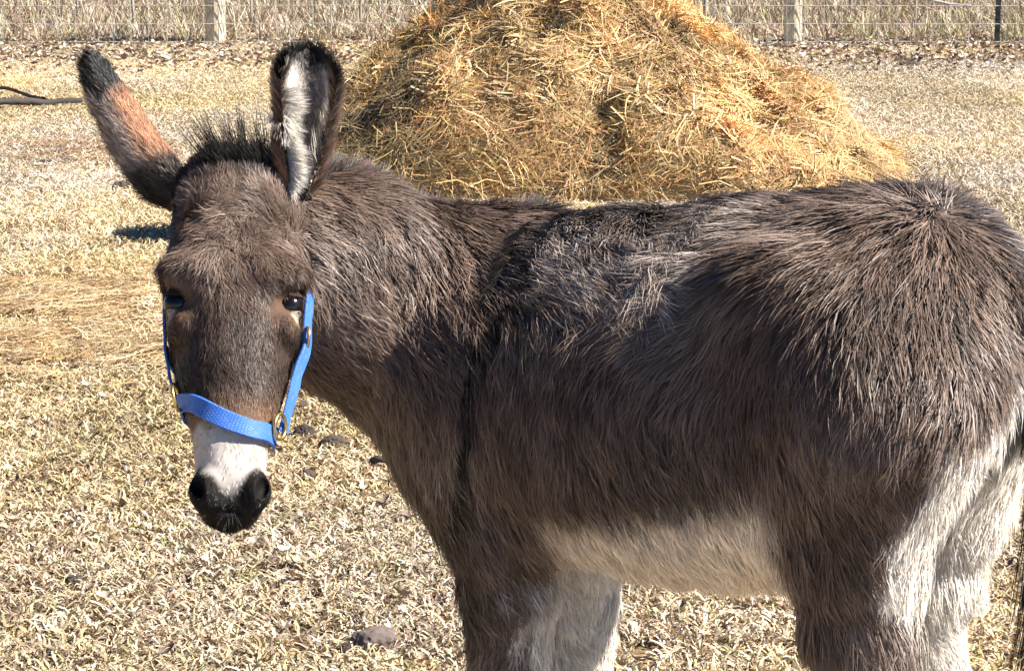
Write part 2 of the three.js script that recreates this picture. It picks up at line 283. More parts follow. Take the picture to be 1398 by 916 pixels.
{
  // dry weeds and brambles: nobody could count them
  const R = rngOf(77), items = [];
  const weed = [0, 1, 2, 3, 4].map(i => {
    const r = rngOf(300 + i), rb = new Ribbons();
    for (let k = 0; k < 9; k++) {
      const a = r() * 6.283, l = 0.08 + 0.26 * r(), lean = 0.25 + 1.5 * r() * r(), f = 0.65 + 0.6 * r(), cv = (r() - 0.5) * 2.6;
      const pts = [0, 0.3, 0.6, 0.85, 1].map(t => V((r() - 0.5) * 0.01 + Math.cos(a + cv * t) * lean * l * t + (k % 3 - 1) * 0.03, l * t * (1 - 0.35 * lean * t), Math.sin(a + cv * t) * lean * l * t));
      rb.add(pts, V(-Math.sin(a), 0, Math.cos(a)), 0.008 * (0.5 + r()), [f, f, f], 0.6);
      if (r() < 0.7) { const q = pts[2], a2 = r() * 6.28; rb.add([q, V(q.x + Math.cos(a2) * 0.05, q.y + 0.05, q.z + Math.sin(a2) * 0.05), V(q.x + Math.cos(a2) * 0.11, q.y + 0.07, q.z + Math.sin(a2) * 0.11)], V(-Math.sin(a2), 0, Math.cos(a2)), 0.006, [f, f, f]); }
    }
    return rb.build();
  });
  const wp = [[0.46, 0.37, 0.26], [0.60, 0.50, 0.36], [0.34, 0.24, 0.16], [0.66, 0.57, 0.44], [0.44, 0.40, 0.20], [0.42, 0.29, 0.2]];
  for (let n = 0; n < 15500; n++) {
    const z = -19.95 - 13 * Math.pow(R(), 1.1), x = (R() * 2 - 1) * 13, c = wp[Math.floor(R() * 6)], f = 0.75 + 0.5 * R(), s = 0.45 + 0.8 * R() + 0.05 * (-z - 19.7), a = R() * 6.283;
    items.push({ v: Math.floor(R() * 5), c: [c[0] * f, c[1] * f, c[2] * f], m: basis(V(Math.cos(a), 0, Math.sin(a)), V(0, 1, 0), V(x, groundY(x, z) - 0.01, z), s, s, s) });
  }
  instanced('dry_weeds', weed, mat(1, 1, 1, 0.85, { vertexColors: true, side: THREE.DoubleSide }), items, scene);
  // pale bare saplings
  const sap = mat(0.36, 0.31, 0.25, 0.85);
  const spots = [[120, 22.4], [196, 21.4], [352, 22], [420, 23.5], [497, 21], [524, 22.6], [560, 24], [955, 21.5], [1000, 23], [1150, 22], [1235, 21], [1385, 22.5]];
  spots.forEach(([px, d], i) => {
    const t = thing('bare_sapling', 'thin pale leafless sapling among the dry weeds behind the wire fence', 'sapling', V((px - CX) / FOCAL * d * 1.02, 0, -d), 'saplings behind the fence');
    const H = 1.3 + R(), lean = (R() - 0.5) * 0.5, pts = [0, 0.25, 0.5, 0.75, 1].map(q => V(lean * q * q + 0.03 * (R() - 0.5), q * H - 0.05, 0.1 * (R() - 0.5) * q));
    const taper = (c, r0, n) => { const g = new THREE.TubeGeometry(c, n, 1, 6), a = g.attributes.position; for (let k = 0; k < a.count; k++) { const q = Math.floor(k / 7) / n, p = c.getPointAt(Math.min(1, q)), r = r0 * (1 - 0.75 * q); a.setXYZ(k, p.x + (a.getX(k) - p.x) * r, p.y + (a.getY(k) - p.y) * r, p.z + (a.getZ(k) - p.z) * r); } g.computeVertexNormals(); return g; };
    const c = new THREE.CatmullRomCurve3(pts); mesh('trunk', taper(c, 0.010 + 0.009 * R(), 14), sap, t);
    const tw = [];
    for (let k = 0; k < 7; k++) { const p = c.getPoint(0.12 + 0.8 * R()), a = R() * 6.28, l = 0.15 + 0.3 * R(); tw.push(taper(new THREE.CatmullRomCurve3([p, p.clone().add(V(Math.cos(a) * l * 0.5, l * 0.4, Math.sin(a) * l * 0.5)), p.clone().add(V(Math.cos(a) * l, l * (0.6 + 0.4 * R()), Math.sin(a) * l))]), 0.006, 6)); }
    mesh('crown', mergeGeometries(tw), sap, t);
  });
  const stick = (name, label, p0, p1, r, m, sag) => {
    const mid = p0.clone().lerp(p1, 0.5); mid.y += sag; const c = new THREE.CatmullRomCurve3([p0, p0.clone().lerp(mid, 0.5).add(V(0, 0.01, 0.02)), mid, mid.clone().lerp(p1, 0.5).add(V(0, -0.01, -0.03)), p1]);
    const g = new THREE.TubeGeometry(c, 24, r, 7), a = g.attributes.position; for (let k = 0; k < a.count; k++) { const q = noise(k * 0.7, r * 100) * r * 0.3; a.setY(k, a.getY(k) + q); }
    const s = thing(name, label, 'branch'); g.computeVertexNormals(); mesh('branch', g, m, s); return s;
  };
  const dark = mat(0.07, 0.055, 0.05, 0.9);
  const b0 = onGround(-60, 157), b1 = onGround(112, 150); b0.y = 0.06; b1.y = 0.055;
  stick('fallen_branch', 'dark fallen branch lying on the grass left of the donkey ear', b0, b1, 0.022, dark, 0.01);
  const b2 = onGround(0, 130), b3 = onGround(60, 150); b2.y = 0.05; b3.y = 0.07;
  stick('forked_twig', 'short dark twig lying against the fallen branch', b2, b3, 0.012, dark, 0.0);
  const b4 = V((1215 - CX) / FOCAL * 21.6, 0.36, -21.2), b5 = V((1310 - CX) / FOCAL * 21.6, 0.27, -21.2);
  stick('leaning_stick', 'pale broken stick caught in the weeds behind the fence near the steel stake', b4, b5, 0.014, mat(0.42, 0.37, 0.31, 0.85), 0.0);
  const b6 = onGround(505, 638), b7 = onGround(560, 645); b6.y = b7.y = 0.015;
  stick('dark_twig', 'short dark twig on the grass in front of the donkey chest', b6, b7, 0.009, dark, 0.008);
}

// ---------------------------------------------------------------- clods and stones on the pasture
{
  const clodMat = [mat(0.085, 0.06, 0.045, 0.95), mat(0.16, 0.12, 0.10, 0.95), mat(0.05, 0.036, 0.03, 0.95), mat(0.55, 0.50, 0.45, 0.9)];
  const clod = (name, cat, label, px, py, wpx, hpx, m, seed, group) => {
    const p = onGround(px, py), d = p.distanceTo(EYE), w = wpx / FOCAL * d * 0.5, h = hpx / FOCAL * d * 0.62;
    const g = new THREE.IcosahedronGeometry(1, 5), a = g.attributes.position;
    for (let i = 0; i < a.count; i++) { const x = a.getX(i), y = a.getY(i), z = a.getZ(i), k = 1 + 0.34 * fbm(x * 1.7 + seed, y * 1.7, z * 1.7, 4) + 0.1 * noise(x * 9 + seed, y * 9, z * 9); a.setXYZ(i, x * k * w, Math.max(y, -0.5) * k * h, z * k * w * 0.85); }
    g.computeVertexNormals();
    const o = mesh(name, g, clodMat[m], scene); o.position.set(p.x, groundY(p.x, p.z) + h * 0.4, p.z); tag(o, label, cat, group);
  };
  const G = 'dung clods on the pasture';
  const list = [[512, 886, 66, 34, 1, 'wide grey-brown clod of dry dung on the grass below the donkey chest'], [474, 893, 26, 18, 2, 'small dark clod touching the wide grey-brown clod'],
    [416, 598, 30, 26, 2, 'dark round clod on the grass beside the blue halter ring'], [455, 612, 40, 22, 0, 'brown clod under the donkey throat'], [420, 655, 26, 16, 0, 'small reddish-brown clod right of the donkey nostril'],
    [165, 265, 26, 20, 0, 'dark clod on pale grass under the sideways ear'], [14, 421, 30, 14, 2, 'dark flat clod among strewn hay'], [104, 802, 28, 18, 2, 'small dark clod on the grass below the muzzle level'],
    [60, 228, 30, 14, 2, 'dark clod in the strip of reddish hay under the fallen branch'], [95, 226, 34, 12, 0, 'brown clod in the strip of reddish hay'], [30, 283, 14, 10, 2, 'tiny dark clod on pale grass near the round shadow'],
    [1228, 82, 22, 11, 2, 'dark lump of dung near the fence, right of the pale post'], [1240, 96, 36, 14, 0, 'brown heap of dung near the fence under the dark lump'], [1372, 106, 16, 9, 0, 'small brown clod near the steel stake'],
    [1275, 190, 12, 9, 1, 'tiny grey clod on bare pale pasture right of the hay pile'], [545, 632, 20, 14, 2, 'dark small clod beside the twig in front of the donkey chest'], [335, 735, 22, 14, 0, 'reddish-brown clod right under the donkey chin'],
    [1325, 62, 30, 12, 2, 'dark clod at the foot of the steel stake']];
  list.forEach((q, i) => clod('dung_clod', 'dung clod', q[5], q[0], q[1], q[2], q[3], q[4], i * 3.7, G));
  clod('pale_stone', 'stone', 'small pale stone in the grass left of the donkey muzzle', 231, 645, 18, 12, 3, 91, 'pale stones'); clod('pale_stone', 'stone', 'small pale stone in the grass beside the brown clod under the throat', 482, 622, 18, 11, 3, 95, 'pale stones');
}
{ // tub added out of sight behind the head to cast the shadow on the grass
  const p = onGround(312, 332); p.y = 0;
  const t = thing('added_tub', 'black rubber tub added unseen behind the donkey head to cast the round shadow on pale grass', 'feed tub', p), rub = mat(0.022, 0.022, 0.024, 0.6);
  const lathe = q => new THREE.LatheGeometry(q.map(v => new THREE.Vector2(...v)), 40);
  mesh('shell', lathe([[0, 0.0], [0.17, 0.0], [0.185, 0.012], [0.215, 0.283], [0.215, 0.29], [0.203, 0.29], [0.174, 0.024], [0, 0.02]]), rub, t);
  const rim = new THREE.TorusGeometry(0.212, 0.010, 10, 44); rim.rotateX(Math.PI / 2); rim.translate(0, 0.29, 0); mesh('rim', rim, rub, t);
  for (const s of [-1, 1]) { const h = new THREE.TorusGeometry(0.05, 0.008, 8, 18, Math.PI); h.rotateX(-0.35 * s); h.rotateZ(Math.PI); h.translate(0, 0.275, s * 0.225); mesh('handle', h, rub, t); }
}

// ================================================================ the donkey
const YAW = 33 * Math.PI / 180, WITH = atDepth(715, 268, 3.05);
const donkey = thing('donkey', 'shaggy grey-brown donkey with white muzzle and belly, looking back over its shoulder', 'donkey', V(WITH.x, 0, WITH.z));
donkey.rotation.y = Math.PI - YAW;                                    // local x: towards its chest, y up, z: its right side
donkey.updateMatrixWorld(true);
const toLocal = p => donkey.worldToLocal(p.clone()), loc = (px, py, d) => toLocal(atDepth(px, py, d));
// ---- distance field
const smin = (a, b, k) => { const h = Math.max(k - Math.abs(a - b), 0) / k; return Math.min(a, b) - h * h * k * 0.25; };
const cap = (p, a, b, ra, rb) => { const bx = b[0] - a[0], by = b[1] - a[1], bz = b[2] - a[2], px = p.x - a[0], py = p.y - a[1], pz = p.z - a[2], t = clamp((px * bx + py * by + pz * bz) / (bx * bx + by * by + bz * bz)); return Math.hypot(px - bx * t, py - by * t, pz - bz * t) - (ra + (rb - ra) * t); };
const ell = (p, c, r) => { const x = (p.x - c[0]) / r[0], y = (p.y - c[1]) / r[1], z = (p.z - c[2]) / r[2], k = Math.hypot(x, y, z); return (k - 1) * Math.min(r[0], r[1], r[2]); };
function table(rows) { return x => { const n = rows.length; if (x <= rows[0][0]) return rows[0].slice(1); if (x >= rows[n - 1][0]) return rows[n - 1].slice(1); let i = 1; while (x > rows[i][0]) i++; const a = rows[i - 1], b = rows[i], p = rows[Math.max(0, i - 2)], q = rows[Math.min(n - 1, i + 1)], h = b[0] - a[0], t = (x - a[0]) / h; return a.slice(1).map((_, k) => { const m0 = (b[k + 1] - p[k + 1]) / Math.max(1e-6, b[0] - p[0]) * h, m1 = (q[k + 1] - a[k + 1]) / Math.max(1e-6, q[0] - a[0]) * h, t2 = t * t, t3 = t2 * t; return (2 * t3 - 3 * t2 + 1) * a[k + 1] + (t3 - 2 * t2 + t) * m0 + (-2 * t3 + 3 * t2) * b[k + 1] + (t3 - t2) * m1; }); }; }
const trunkAt = table([ // x, top, bottom, half width
  [-0.698, 0.985, 0.91, 0.03], [-0.675, 1.03, 0.85, 0.09], [-0.64, 1.074, 0.79, 0.14], [-0.59, 1.112, 0.73, 0.182], [-0.52, 1.122, 0.675, 0.203], [-0.40, 1.104, 0.635, 0.212], [-0.28, 1.085, 0.618, 0.228], [-0.15, 1.068, 0.628, 0.222], [-0.05, 1.052, 0.650, 0.205], [0.04, 1.030, 0.675, 0.182], [0.10, 0.99, 0.70, 0.15], [0.145, 0.95, 0.745, 0.10], [0.175, 0.88, 0.80, 0.04]]);
function trunk(p) {
  const [top, bot, hw] = trunkAt(p.x), c = (top + bot) / 2, hh = (top - bot) / 2, yy = (p.y - c) / hh, y2 = Math.min(1.5, yy * yy), w = hw * (yy > 0 ? 1 - 0.16 * y2 : 1 - 0.05 * y2);
  const r = Math.pow(Math.pow(Math.abs(p.z) / w, 2.25) + Math.pow(Math.abs(yy), 2.25), 1 / 2.25), d = (r - 1) * Math.min(w, hh), ox = Math.max(-0.698 - p.x, p.x - 0.175, 0);
  return ox > 0 ? Math.hypot(Math.max(d, 0), ox) : d;
}
// head frame
const HO = loc(322, 254, 2.84), HM = loc(313, 699, 2.71);
const hv = HM.clone().sub(HO).normalize(), toEye = toLocal(atDepth(-40, 300, 0.001)).sub(HO).normalize(), hw_ = toEye.clone().addScaledVector(hv, -toEye.dot(hv)).normalize(), hu = V(0, 0, 0).crossVectors(hw_, hv).normalize();
const HL = HM.distanceTo(HO);
const headPt = (u, v, w) => HO.clone().addScaledVector(hu, u).addScaledVector(hv, v).addScaledVector(hw_, w);
const headAt = table([ // v, half width, front, back
  [-0.06, 0.03, -0.03, -0.06], [-0.035, 0.056, -0.005, -0.085], [0.03, 0.068, 0.028, -0.11], [0.08, 0.073, 0.045, -0.135], [0.13, 0.076, 0.05, -0.15], [0.18, 0.074, 0.048, -0.155], [0.235, 0.067, 0.042, -0.135], [0.285, 0.056, 0.036, -0.095], [0.325, 0.047, 0.031, -0.068], [0.36, 0.042, 0.029, -0.058], [0.395, 0.040, 0.024, -0.054], [0.418, 0.036, 0.014, -0.048], [0.433, 0.028, 0.002, -0.042], [0.443, 0.018, -0.010, -0.034], [0.448, 0.006, -0.016, -0.028]]);
const VS = HL / 0.432;                                                 // profile rows scaled to the head length
const nostril = s => headPt(s * 0.0385, 0.405 * VS, 0.022), NOST = [-1, 1].map(nostril);
const EYES = [-1, 1].map(s => headPt(s * 0.0655, 0.165 * VS, 0.006));
const et_ = (x, z) => -0.66 * x + 0.75 * z;
function headSDF(p) {
  const qx = p.x - HO.x, qy = p.y - HO.y, qz = p.z - HO.z, u = qx * hu.x + qy * hu.y + qz * hu.z, v0 = qx * hv.x + qy * hv.y + qz * hv.z, w = qx * hw_.x + qy * hw_.y + qz * hw_.z, v = v0 / VS;
  const [hw, fr, bk] = headAt(v), c = (fr + bk) / 2, hh = (fr - bk) / 2, ww = (w - c) / hh;
  const wd = hw * (1 - 0.10 * smooth(0.1, 0.3, v) * clamp(ww));
  const r = Math.pow(Math.pow(Math.abs(u) / wd, 2.5) + Math.pow(Math.abs(ww), 2.5), 0.4); let d = (r - 1) * Math.min(wd, hh);
  const ov = Math.max(-0.06 - v, v - 0.448, 0); if (ov > 0) d = Math.hypot(Math.max(d, 0), ov);
  const au = Math.abs(u), q = { x: au, y: v0, z: w };
  d = smin(d, ell(q, [0.052, 0.124 * VS, 0.012], [0.028, 0.016, 0.028]), 0.03);      // brow over the eye
  d = smin(d, ell(q, [0.062, 0.195 * VS, 0.0], [0.016, 0.016, 0.03]), 0.02);         // cheek bone under the eye
  d = smin(d, ell(q, [0.029, 0.408 * VS, 0.007], [0.0185, 0.022, 0.022]), 0.012);     // nostril wing
  d = Math.max(d, -ell(q, [0.0385 - 0.25 * (v0 - 0.405 * VS), 0.405 * VS, 0.026], [0.0085, 0.0155, 0.020]));        // nostril
  d = smin(d, ell(q, [0, 0.432 * VS, -0.012], [0.026, 0.016, 0.026]), 0.018);          // lips
  const ml = Math.hypot((v0 - 0.434 * VS - au * 0.25), (w - 0.014)); if (au < 0.03) d = Math.max(d, 0.0045 - ml);
  const ex = au - 0.0655, ey = v0 - 0.165 * VS, ez = w - 0.006, er = Math.hypot(ex, ey * 1.25, ez);
  d = Math.max(d, -(er - 0.0185));                                                     // socket
  const e2 = Math.hypot(ex, ey, ez), slant = ey - 0.12 * et_(ex, ez);
  d = smin(d, Math.max(e2 - 0.0202, slant + 0.0068), 0.003);                           // heavy upper lid
  d = smin(d, Math.max(e2 - 0.0196, 0.0088 - slant), 0.003);                           // lower lid
  return d;
}
const near = (o) => [o.x, o.y, o.z];
const NK = { c0: [0.03, 0.955, -0.01], c1: near(loc(565, 372, 3.06)), c2: near(loc(475, 325, 2.98)), c3: near(loc(375, 320, 2.91)), t0: [0.06, 0.83, 0.0], t1: near(loc(548, 485, 3.085)), t2: near(loc(470, 440, 3.0)), t3: near(loc(375, 400, 2.93)) };
const LEGS = [
  { z: -0.105, pts: [[0.01, 0.86, 0.115], [-0.035, 0.69, 0.080], [-0.042, 0.585, 0.058], [-0.035, 0.37, 0.043], [-0.042, 0.32, 0.030], [-0.045, 0.145, 0.026], [-0.045, 0.11, 0.033], [-0.022, 0.055, 0.030]], zt: -0.095 },
  { z: 0.105, pts: [[0.01, 0.86, 0.115], [-0.03, 0.69, 0.075], [-0.035, 0.585, 0.052], [-0.025, 0.37, 0.041], [-0.03, 0.32, 0.030], [-0.03, 0.145, 0.026], [-0.03, 0.11, 0.033], [-0.008, 0.055, 0.030]], zt: 0.10 },
  { z: -0.115, pts: [[-0.55, 0.90, 0.130], [-0.53, 0.745, 0.088], [-0.54, 0.63, 0.064], [-0.558, 0.54, 0.056], [-0.625, 0.405, 0.044], [-0.622, 0.34, 0.034], [-0.615, 0.15, 0.029], [-0.613, 0.112, 0.036], [-0.588, 0.055, 0.031]], zt: -0.105 },
  { z: 0.115, pts: [[-0.545, 0.90, 0.135], [-0.522, 0.75, 0.102], [-0.512, 0.64, 0.078], [-0.512, 0.54, 0.058], [-0.57, 0.405, 0.044], [-0.565, 0.34, 0.034], [-0.555, 0.15, 0.029], [-0.553, 0.112, 0.036], [-0.528, 0.055, 0.031]], zt: 0.115 }];
for (const l of LEGS) l.c = l.pts.map((q, i) => [q[0], q[1], lerp(l.z, l.zt, clamp((0.9 - q[1]) / 0.6))]);
const TAIL = [[-0.63, 1.02, 0], [-0.675, 1.005, -0.005], [-0.702, 0.95, -0.005], [-0.716, 0.87, 0.0], [-0.726, 0.78, 0.01], [-0.730, 0.68, 0.015]];
function bodySDF(p) {
  let d = trunk(p);
  d = smin(d, ell(p, [0.04, 0.82, -0.10], [0.09, 0.14, 0.085]), 0.06);
  d = smin(d, ell(p, [0.04, 0.82, 0.10], [0.09, 0.14, 0.085]), 0.06);
  d = smin(d, ell(p, [-0.465, 1.005, -0.150], [0.075, 0.062, 0.050]), 0.05);
  if (p.x > -0.25) {
    let n = smin(cap(p, NK.c0, NK.c1, 0.095, 0.078), cap(p, NK.c1, NK.c2, 0.078, 0.072), 0.05); n = smin(n, cap(p, NK.c2, NK.c3, 0.072, 0.068), 0.05);
    let t = smin(cap(p, NK.t0, NK.t1, 0.12, 0.085), cap(p, NK.t1, NK.t2, 0.085, 0.080), 0.06); t = smin(t, cap(p, NK.t2, NK.t3, 0.080, 0.06), 0.05);
    d = smin(d, smin(n, t, 0.09), 0.055);
  }
  for (const l of LEGS) {
    if (Math.abs(p.x - l.pts[2][0]) > 0.3) continue;
    let q = 9; for (let i = 1; i < l.c.length; i++) q = smin(q, cap(p, l.c[i - 1], l.c[i], l.pts[i - 1][2], l.pts[i][2]), 0.018);
    d = smin(d, q, p.y > 0.5 ? 0.05 : 0.01);
  }
  if (p.x < -0.5) for (let i = 1; i < TAIL.length; i++) d = smin(d, cap(p, TAIL[i - 1], TAIL[i], 0.03 - 0.003 * i, 0.027 - 0.003 * i), i < 3 ? 0.03 : 0.008);
  return d;
}
const allSDF = p => smin(bodySDF(p), headSDF(p), 0.02);
// surface nets
function surfaceNets(f, lo, hi, h) {
  const nx = Math.ceil((hi.x - lo.x) / h) + 1, ny = Math.ceil((hi.y - lo.y) / h) + 1, nz = Math.ceil((hi.z - lo.z) / h) + 1, g = new Float32Array(nx * ny * nz), p = V(0, 0, 0), S = 4;
  g.fill(9);
  for (let k = 0; k < nz; k += S) for (let j = 0; j < ny; j += S) for (let i = 0; i < nx; i += S) {   // coarse cells first; only those near the surface are filled
    p.set(lo.x + (i + S / 2) * h, lo.y + (j + S / 2) * h, lo.z + (k + S / 2) * h); const d = f(p), far = Math.abs(d) > S * h * 1.9;
    for (let c = k; c < Math.min(nz, k + S); c++) for (let b = j; b < Math.min(ny, j + S); b++) for (let a = i; a < Math.min(nx, i + S); a++) { if (far) g[(c * ny + b) * nx + a] = d; else { p.set(lo.x + a * h, lo.y + b * h, lo.z + c * h); g[(c * ny + b) * nx + a] = f(p); } }
  }
  const id = new Int32Array(nx * ny * nz).fill(-1), pos = [], idx = [], at = (i, j, k) => (k * ny + j) * nx + i;
  const E = [[0, 1], [2, 3], [4, 5], [6, 7], [0, 2], [1, 3], [4, 6], [5, 7], [0, 4], [1, 5], [2, 6], [3, 7]];
  for (let k = 0; k < nz - 1; k++) for (let j = 0; j < ny - 1; j++) for (let i = 0; i < nx - 1; i++) {
    const v = []; let m = 0; for (let c = 0; c < 8; c++) { const q = g[at(i + (c & 1), j + (c >> 1 & 1), k + (c >> 2))]; v.push(q); if (q < 0) m |= 1 << c; }
    if (m === 0 || m === 255) continue;
    let x = 0, y = 0, z = 0, n = 0;
    for (const [a, b] of E) { if ((v[a] < 0) === (v[b] < 0)) continue; const t = v[a] / (v[a] - v[b]); x += lerp(a & 1, b & 1, t); y += lerp(a >> 1 & 1, b >> 1 & 1, t); z += lerp(a >> 2, b >> 2, t); n++; }
    id[at(i, j, k)] = pos.length / 3; pos.push(lo.x + (i + x / n) * h, lo.y + (j + y / n) * h, lo.z + (k + z / n) * h);
  }
  const quad = (a, b, c, d, flip) => { if (a < 0 || b < 0 || c < 0 || d < 0) return; flip ? idx.push(a, c, b, a, d, c) : idx.push(a, b, c, a, c, d); };
  for (let k = 1; k < nz - 1; k++) for (let j = 1; j < ny - 1; j++) for (let i = 1; i < nx - 1; i++) {
    const s = g[at(i, j, k)] < 0;
    if (s !== g[at(i + 1, j, k)] < 0) quad(id[at(i, j - 1, k - 1)], id[at(i, j, k - 1)], id[at(i, j, k)], id[at(i, j - 1, k)], !s);
    if (s !== g[at(i, j + 1, k)] < 0) quad(id[at(i - 1, j, k - 1)], id[at(i - 1, j, k)], id[at(i, j, k)], id[at(i, j, k - 1)], !s);
    if (s !== g[at(i, j, k + 1)] < 0) quad(id[at(i - 1, j - 1, k)], id[at(i, j - 1, k)], id[at(i, j, k)], id[at(i - 1, j, k)], !s);
  }
  const nor = [], e = h * 0.6, q = V(0, 0, 0);
  for (let n = 0; n < pos.length; n += 3) {
    const X = pos[n], Y = pos[n + 1], Z = pos[n + 2], d = (a, b, c) => f(q.set(X + a, Y + b, Z + c)), gx = d(e, 0, 0) - d(-e, 0, 0), gy = d(0, e, 0) - d(0, -e, 0), gz = d(0, 0, e) - d(0, 0, -e), l = Math.hypot(gx, gy, gz) || 1;
    nor.push(gx / l, gy / l, gz / l);
  }
  return { pos, nor, idx };
}
// ---- coat colours (linear)
const BROWN = [0.132, 0.090, 0.067], DARKB = [0.058, 0.039, 0.029], BLACK = [0.012, 0.010, 0.009], CREAM = [0.70, 0.60, 0.48], WHITE = [0.72, 0.66, 0.58], RUST = [0.20, 0.105, 0.055], GREY = [0.28, 0.22, 0.18];
const mix3 = (a, b, t) => [lerp(a[0], b[0], t), lerp(a[1], b[1], t), lerp(a[2], b[2], t)];
const crossX = table([[0.70, -0.015], [0.722, -0.024], [0.764, -0.039], [0.843, -0.055], [0.925, -0.065], [0.992, -0.065], [1.038, -0.053], [1.084, -0.022]]);
function coatBody(p, n) {
  const mottle = fbm(p.x * 9, p.y * 9, p.z * 9, 3), fz = noise(p.x * 55, p.y * 22, p.z * 55);
  let c = mix3(BROWN, mottle > 0 ? GREY : DARKB, Math.min(0.55, Math.abs(mottle) * 1.1));
  // pale belly
  const belly = smooth(0.03, -0.03, p.y - (0.735 + 0.075 * smooth(-0.15, -0.45, p.x) + 0.012 * fz)) * smooth(-0.10, -0.16, p.x) * smooth(-0.475, -0.44, p.x + 0.02 * fz);
  c = mix3(c, CREAM, belly);
  // two dark spots on the belly hair
  for (const q of [[-0.330, 0.708, -0.21], [-0.386, 0.684, -0.19]]) { const d = Math.hypot(p.x - q[0], (p.y - q[1]) * 0.6, (p.z - q[2]) * 0.3); if (d < 0.012) c = mix3(c, BLACK, smooth(0.008, 0.005, d)); }
  // forelegs: pale on the inner and rear faces
  if (p.x > -0.16 && p.x < 0.14 && p.y < 0.72) { const inner = smooth(-0.095, -0.07, p.z) * smooth(0.15, 0.12, p.z), rear = smooth(-0.068, -0.088, p.x + 0.03 * fz) * smooth(0.64, 0.58, p.y); c = mix3(c, WHITE, clamp(Math.max(inner, rear)) * smooth(0.70, 0.64, p.y + 0.02 * fz)); }
  // hind legs: pale inside and behind
  if (p.x < -0.40) { const inner = smooth(-0.085, -0.06, p.z + 0.02 * fz) * smooth(0.22, 0.17, p.z - 0.1 * smooth(-0.5, -0.6, p.x)), low = smooth(1.02, 0.96, p.y + 0.5 * Math.max(0, -p.z)); const rear = smooth(0.012, -0.016, p.x + 0.70 - 0.57 * (0.937 - Math.max(0.71, p.y)) + 0.02 * smooth(0.74, 0.68, p.y) + 0.22 * Math.max(0, 0.71 - p.y) + 0.012 * fz) * smooth(0.985, 0.94, p.y) * smooth(0.25, 0.2, p.z) * smooth(0.48, 0.56, p.y); c = mix3(c, WHITE, Math.max(rear, inner * low * smooth(-0.42, -0.47, p.x))); if (p.y < 0.62) c = mix3(c, GREY, 0.4 * smooth(0.6, 0.5, p.y)); }
  // pale hair streaks below the spine, painted brighter for the sunlit band
  c = mix3(c, [0.42, 0.36, 0.31], 0.75 * smooth(-0.02, -0.10, p.x) * smooth(-0.46, -0.34, p.x) * smooth(0.985, 1.02, p.y + 0.03 * mottle) * clamp(0.6 + 0.8 * noise(p.x * 26, p.y * 60, p.z * 60)));
  // cross over the shoulders and the stripe along the spine
  const cx = crossX(p.y)[0], wd = lerp(0.007, 0.019, smooth(0.98, 1.06, p.y)); if (p.y > 0.69 && Math.abs(p.z) > -1) c = mix3(c, BLACK, 0.92 * smooth(wd + 0.003, wd * 0.6, Math.abs(p.x - cx + 0.004 * fz)) * smooth(0.69, 0.74, p.y));
  if (p.x < 0.02 && n.y > 0.6) c = mix3(c, BLACK, 0.75 * smooth(0.035, 0.012, Math.abs(p.z + 0.008 * fz)) * smooth(-0.72, -0.5, p.x + 0.1));
  if (p.x < -0.66) c = mix3(c, BLACK, 0.8 * smooth(-0.665, -0.695, p.x) * smooth(0.06, 0.035, Math.abs(p.z)));
  return c;
}
const hcoord = p => { const q = p.clone().sub(HO); return [q.dot(hu), q.dot(hv) / VS, q.dot(hw_)]; };
function coatHead(p) {
  const [u, v, w] = hcoord(p), mottle = fbm(p.x * 14, p.y * 14, p.z * 14, 3), fz = noise(p.x * 70, p.y * 70, p.z * 70), au = Math.abs(u);
  let c = mix3([0.135, 0.090, 0.066], mottle > 0 ? GREY : DARKB, Math.min(0.6, Math.abs(mottle) * 1.1));
  c = mix3(c, [0.055, 0.038, 0.030], 0.75 * smooth(0.15, 0.2, v) * smooth(0.31, 0.25, v));
  c = mix3(c, RUST, 0.6 * smooth(0.27, 0.30, v) * smooth(0.345, 0.32, v));
  c = mix3(c, BLACK, 0.96 * smooth(0.022, -0.004, v + 0.012 * fz));  // poll blackened in the coat colour for the ear shadow lying there
  const e = Math.hypot((au - 0.060) * 1.0, (v - 0.168) * VS, (w - 0.016)); c = mix3(c, mix3(RUST, DARKB, 0.35), 0.5 * smooth(0.040, 0.024, e + 0.010 * fz)); { const le = Math.hypot(au - 0.0655, (v - 0.165) * VS, w - 0.006); c = mix3(c, BLACK, 0.85 * smooth(0.0215, 0.0195, le)); }
  c = mix3(c, [0.46, 0.38, 0.30], 0.7 * smooth(0.012, 0.007, Math.hypot((au - 0.072), (v - 0.183) * VS, w - 0.016) + 0.003 * fz)); 
  c = mix3(c, mix3([0.62, 0.55, 0.49], [0.36, 0.29, 0.25], clamp(0.25 + 0.9 * fbm(p.x * 40, p.y * 40, p.z * 40, 3)) * 0.7), smooth(0.318, 0.336, v + 0.008 * fz));
  c = mix3(c, BLACK, smooth(0.400, 0.416, v + 0.026 * smooth(0.006, 0.032, au) + 0.006 * fz + 0.006 * mottle));
  return c;
}
const B = surfaceNets(bodySDF, V(-0.82, 0.03, -0.52), V(0.36, 1.24, 0.30), 0.0085);
const hb = new THREE.Box3(); for (const u of [-0.13, 0.13]) for (const v of [-0.07, 0.47]) for (const w of [-0.2, 0.09]) hb.expandByPoint(headPt(u, v * VS, w));
const Hd = surfaceNets(allSDF, hb.min, hb.max, 0.0033);
{ // keep only the part of the fine grid that is the head, not the cut neck
  const keep = []; for (let i = 0; i < Hd.idx.length; i += 3) { let ok = true; for (let k = 0; k < 3; k++) { const n = 3 * Hd.idx[i + k], p = V(Hd.pos[n], Hd.pos[n + 1], Hd.pos[n + 2]); if (headSDF(p) > 0.012) ok = false; } if (ok) keep.push(Hd.idx[i], Hd.idx[i + 1], Hd.idx[i + 2]); } Hd.idx = keep;
}
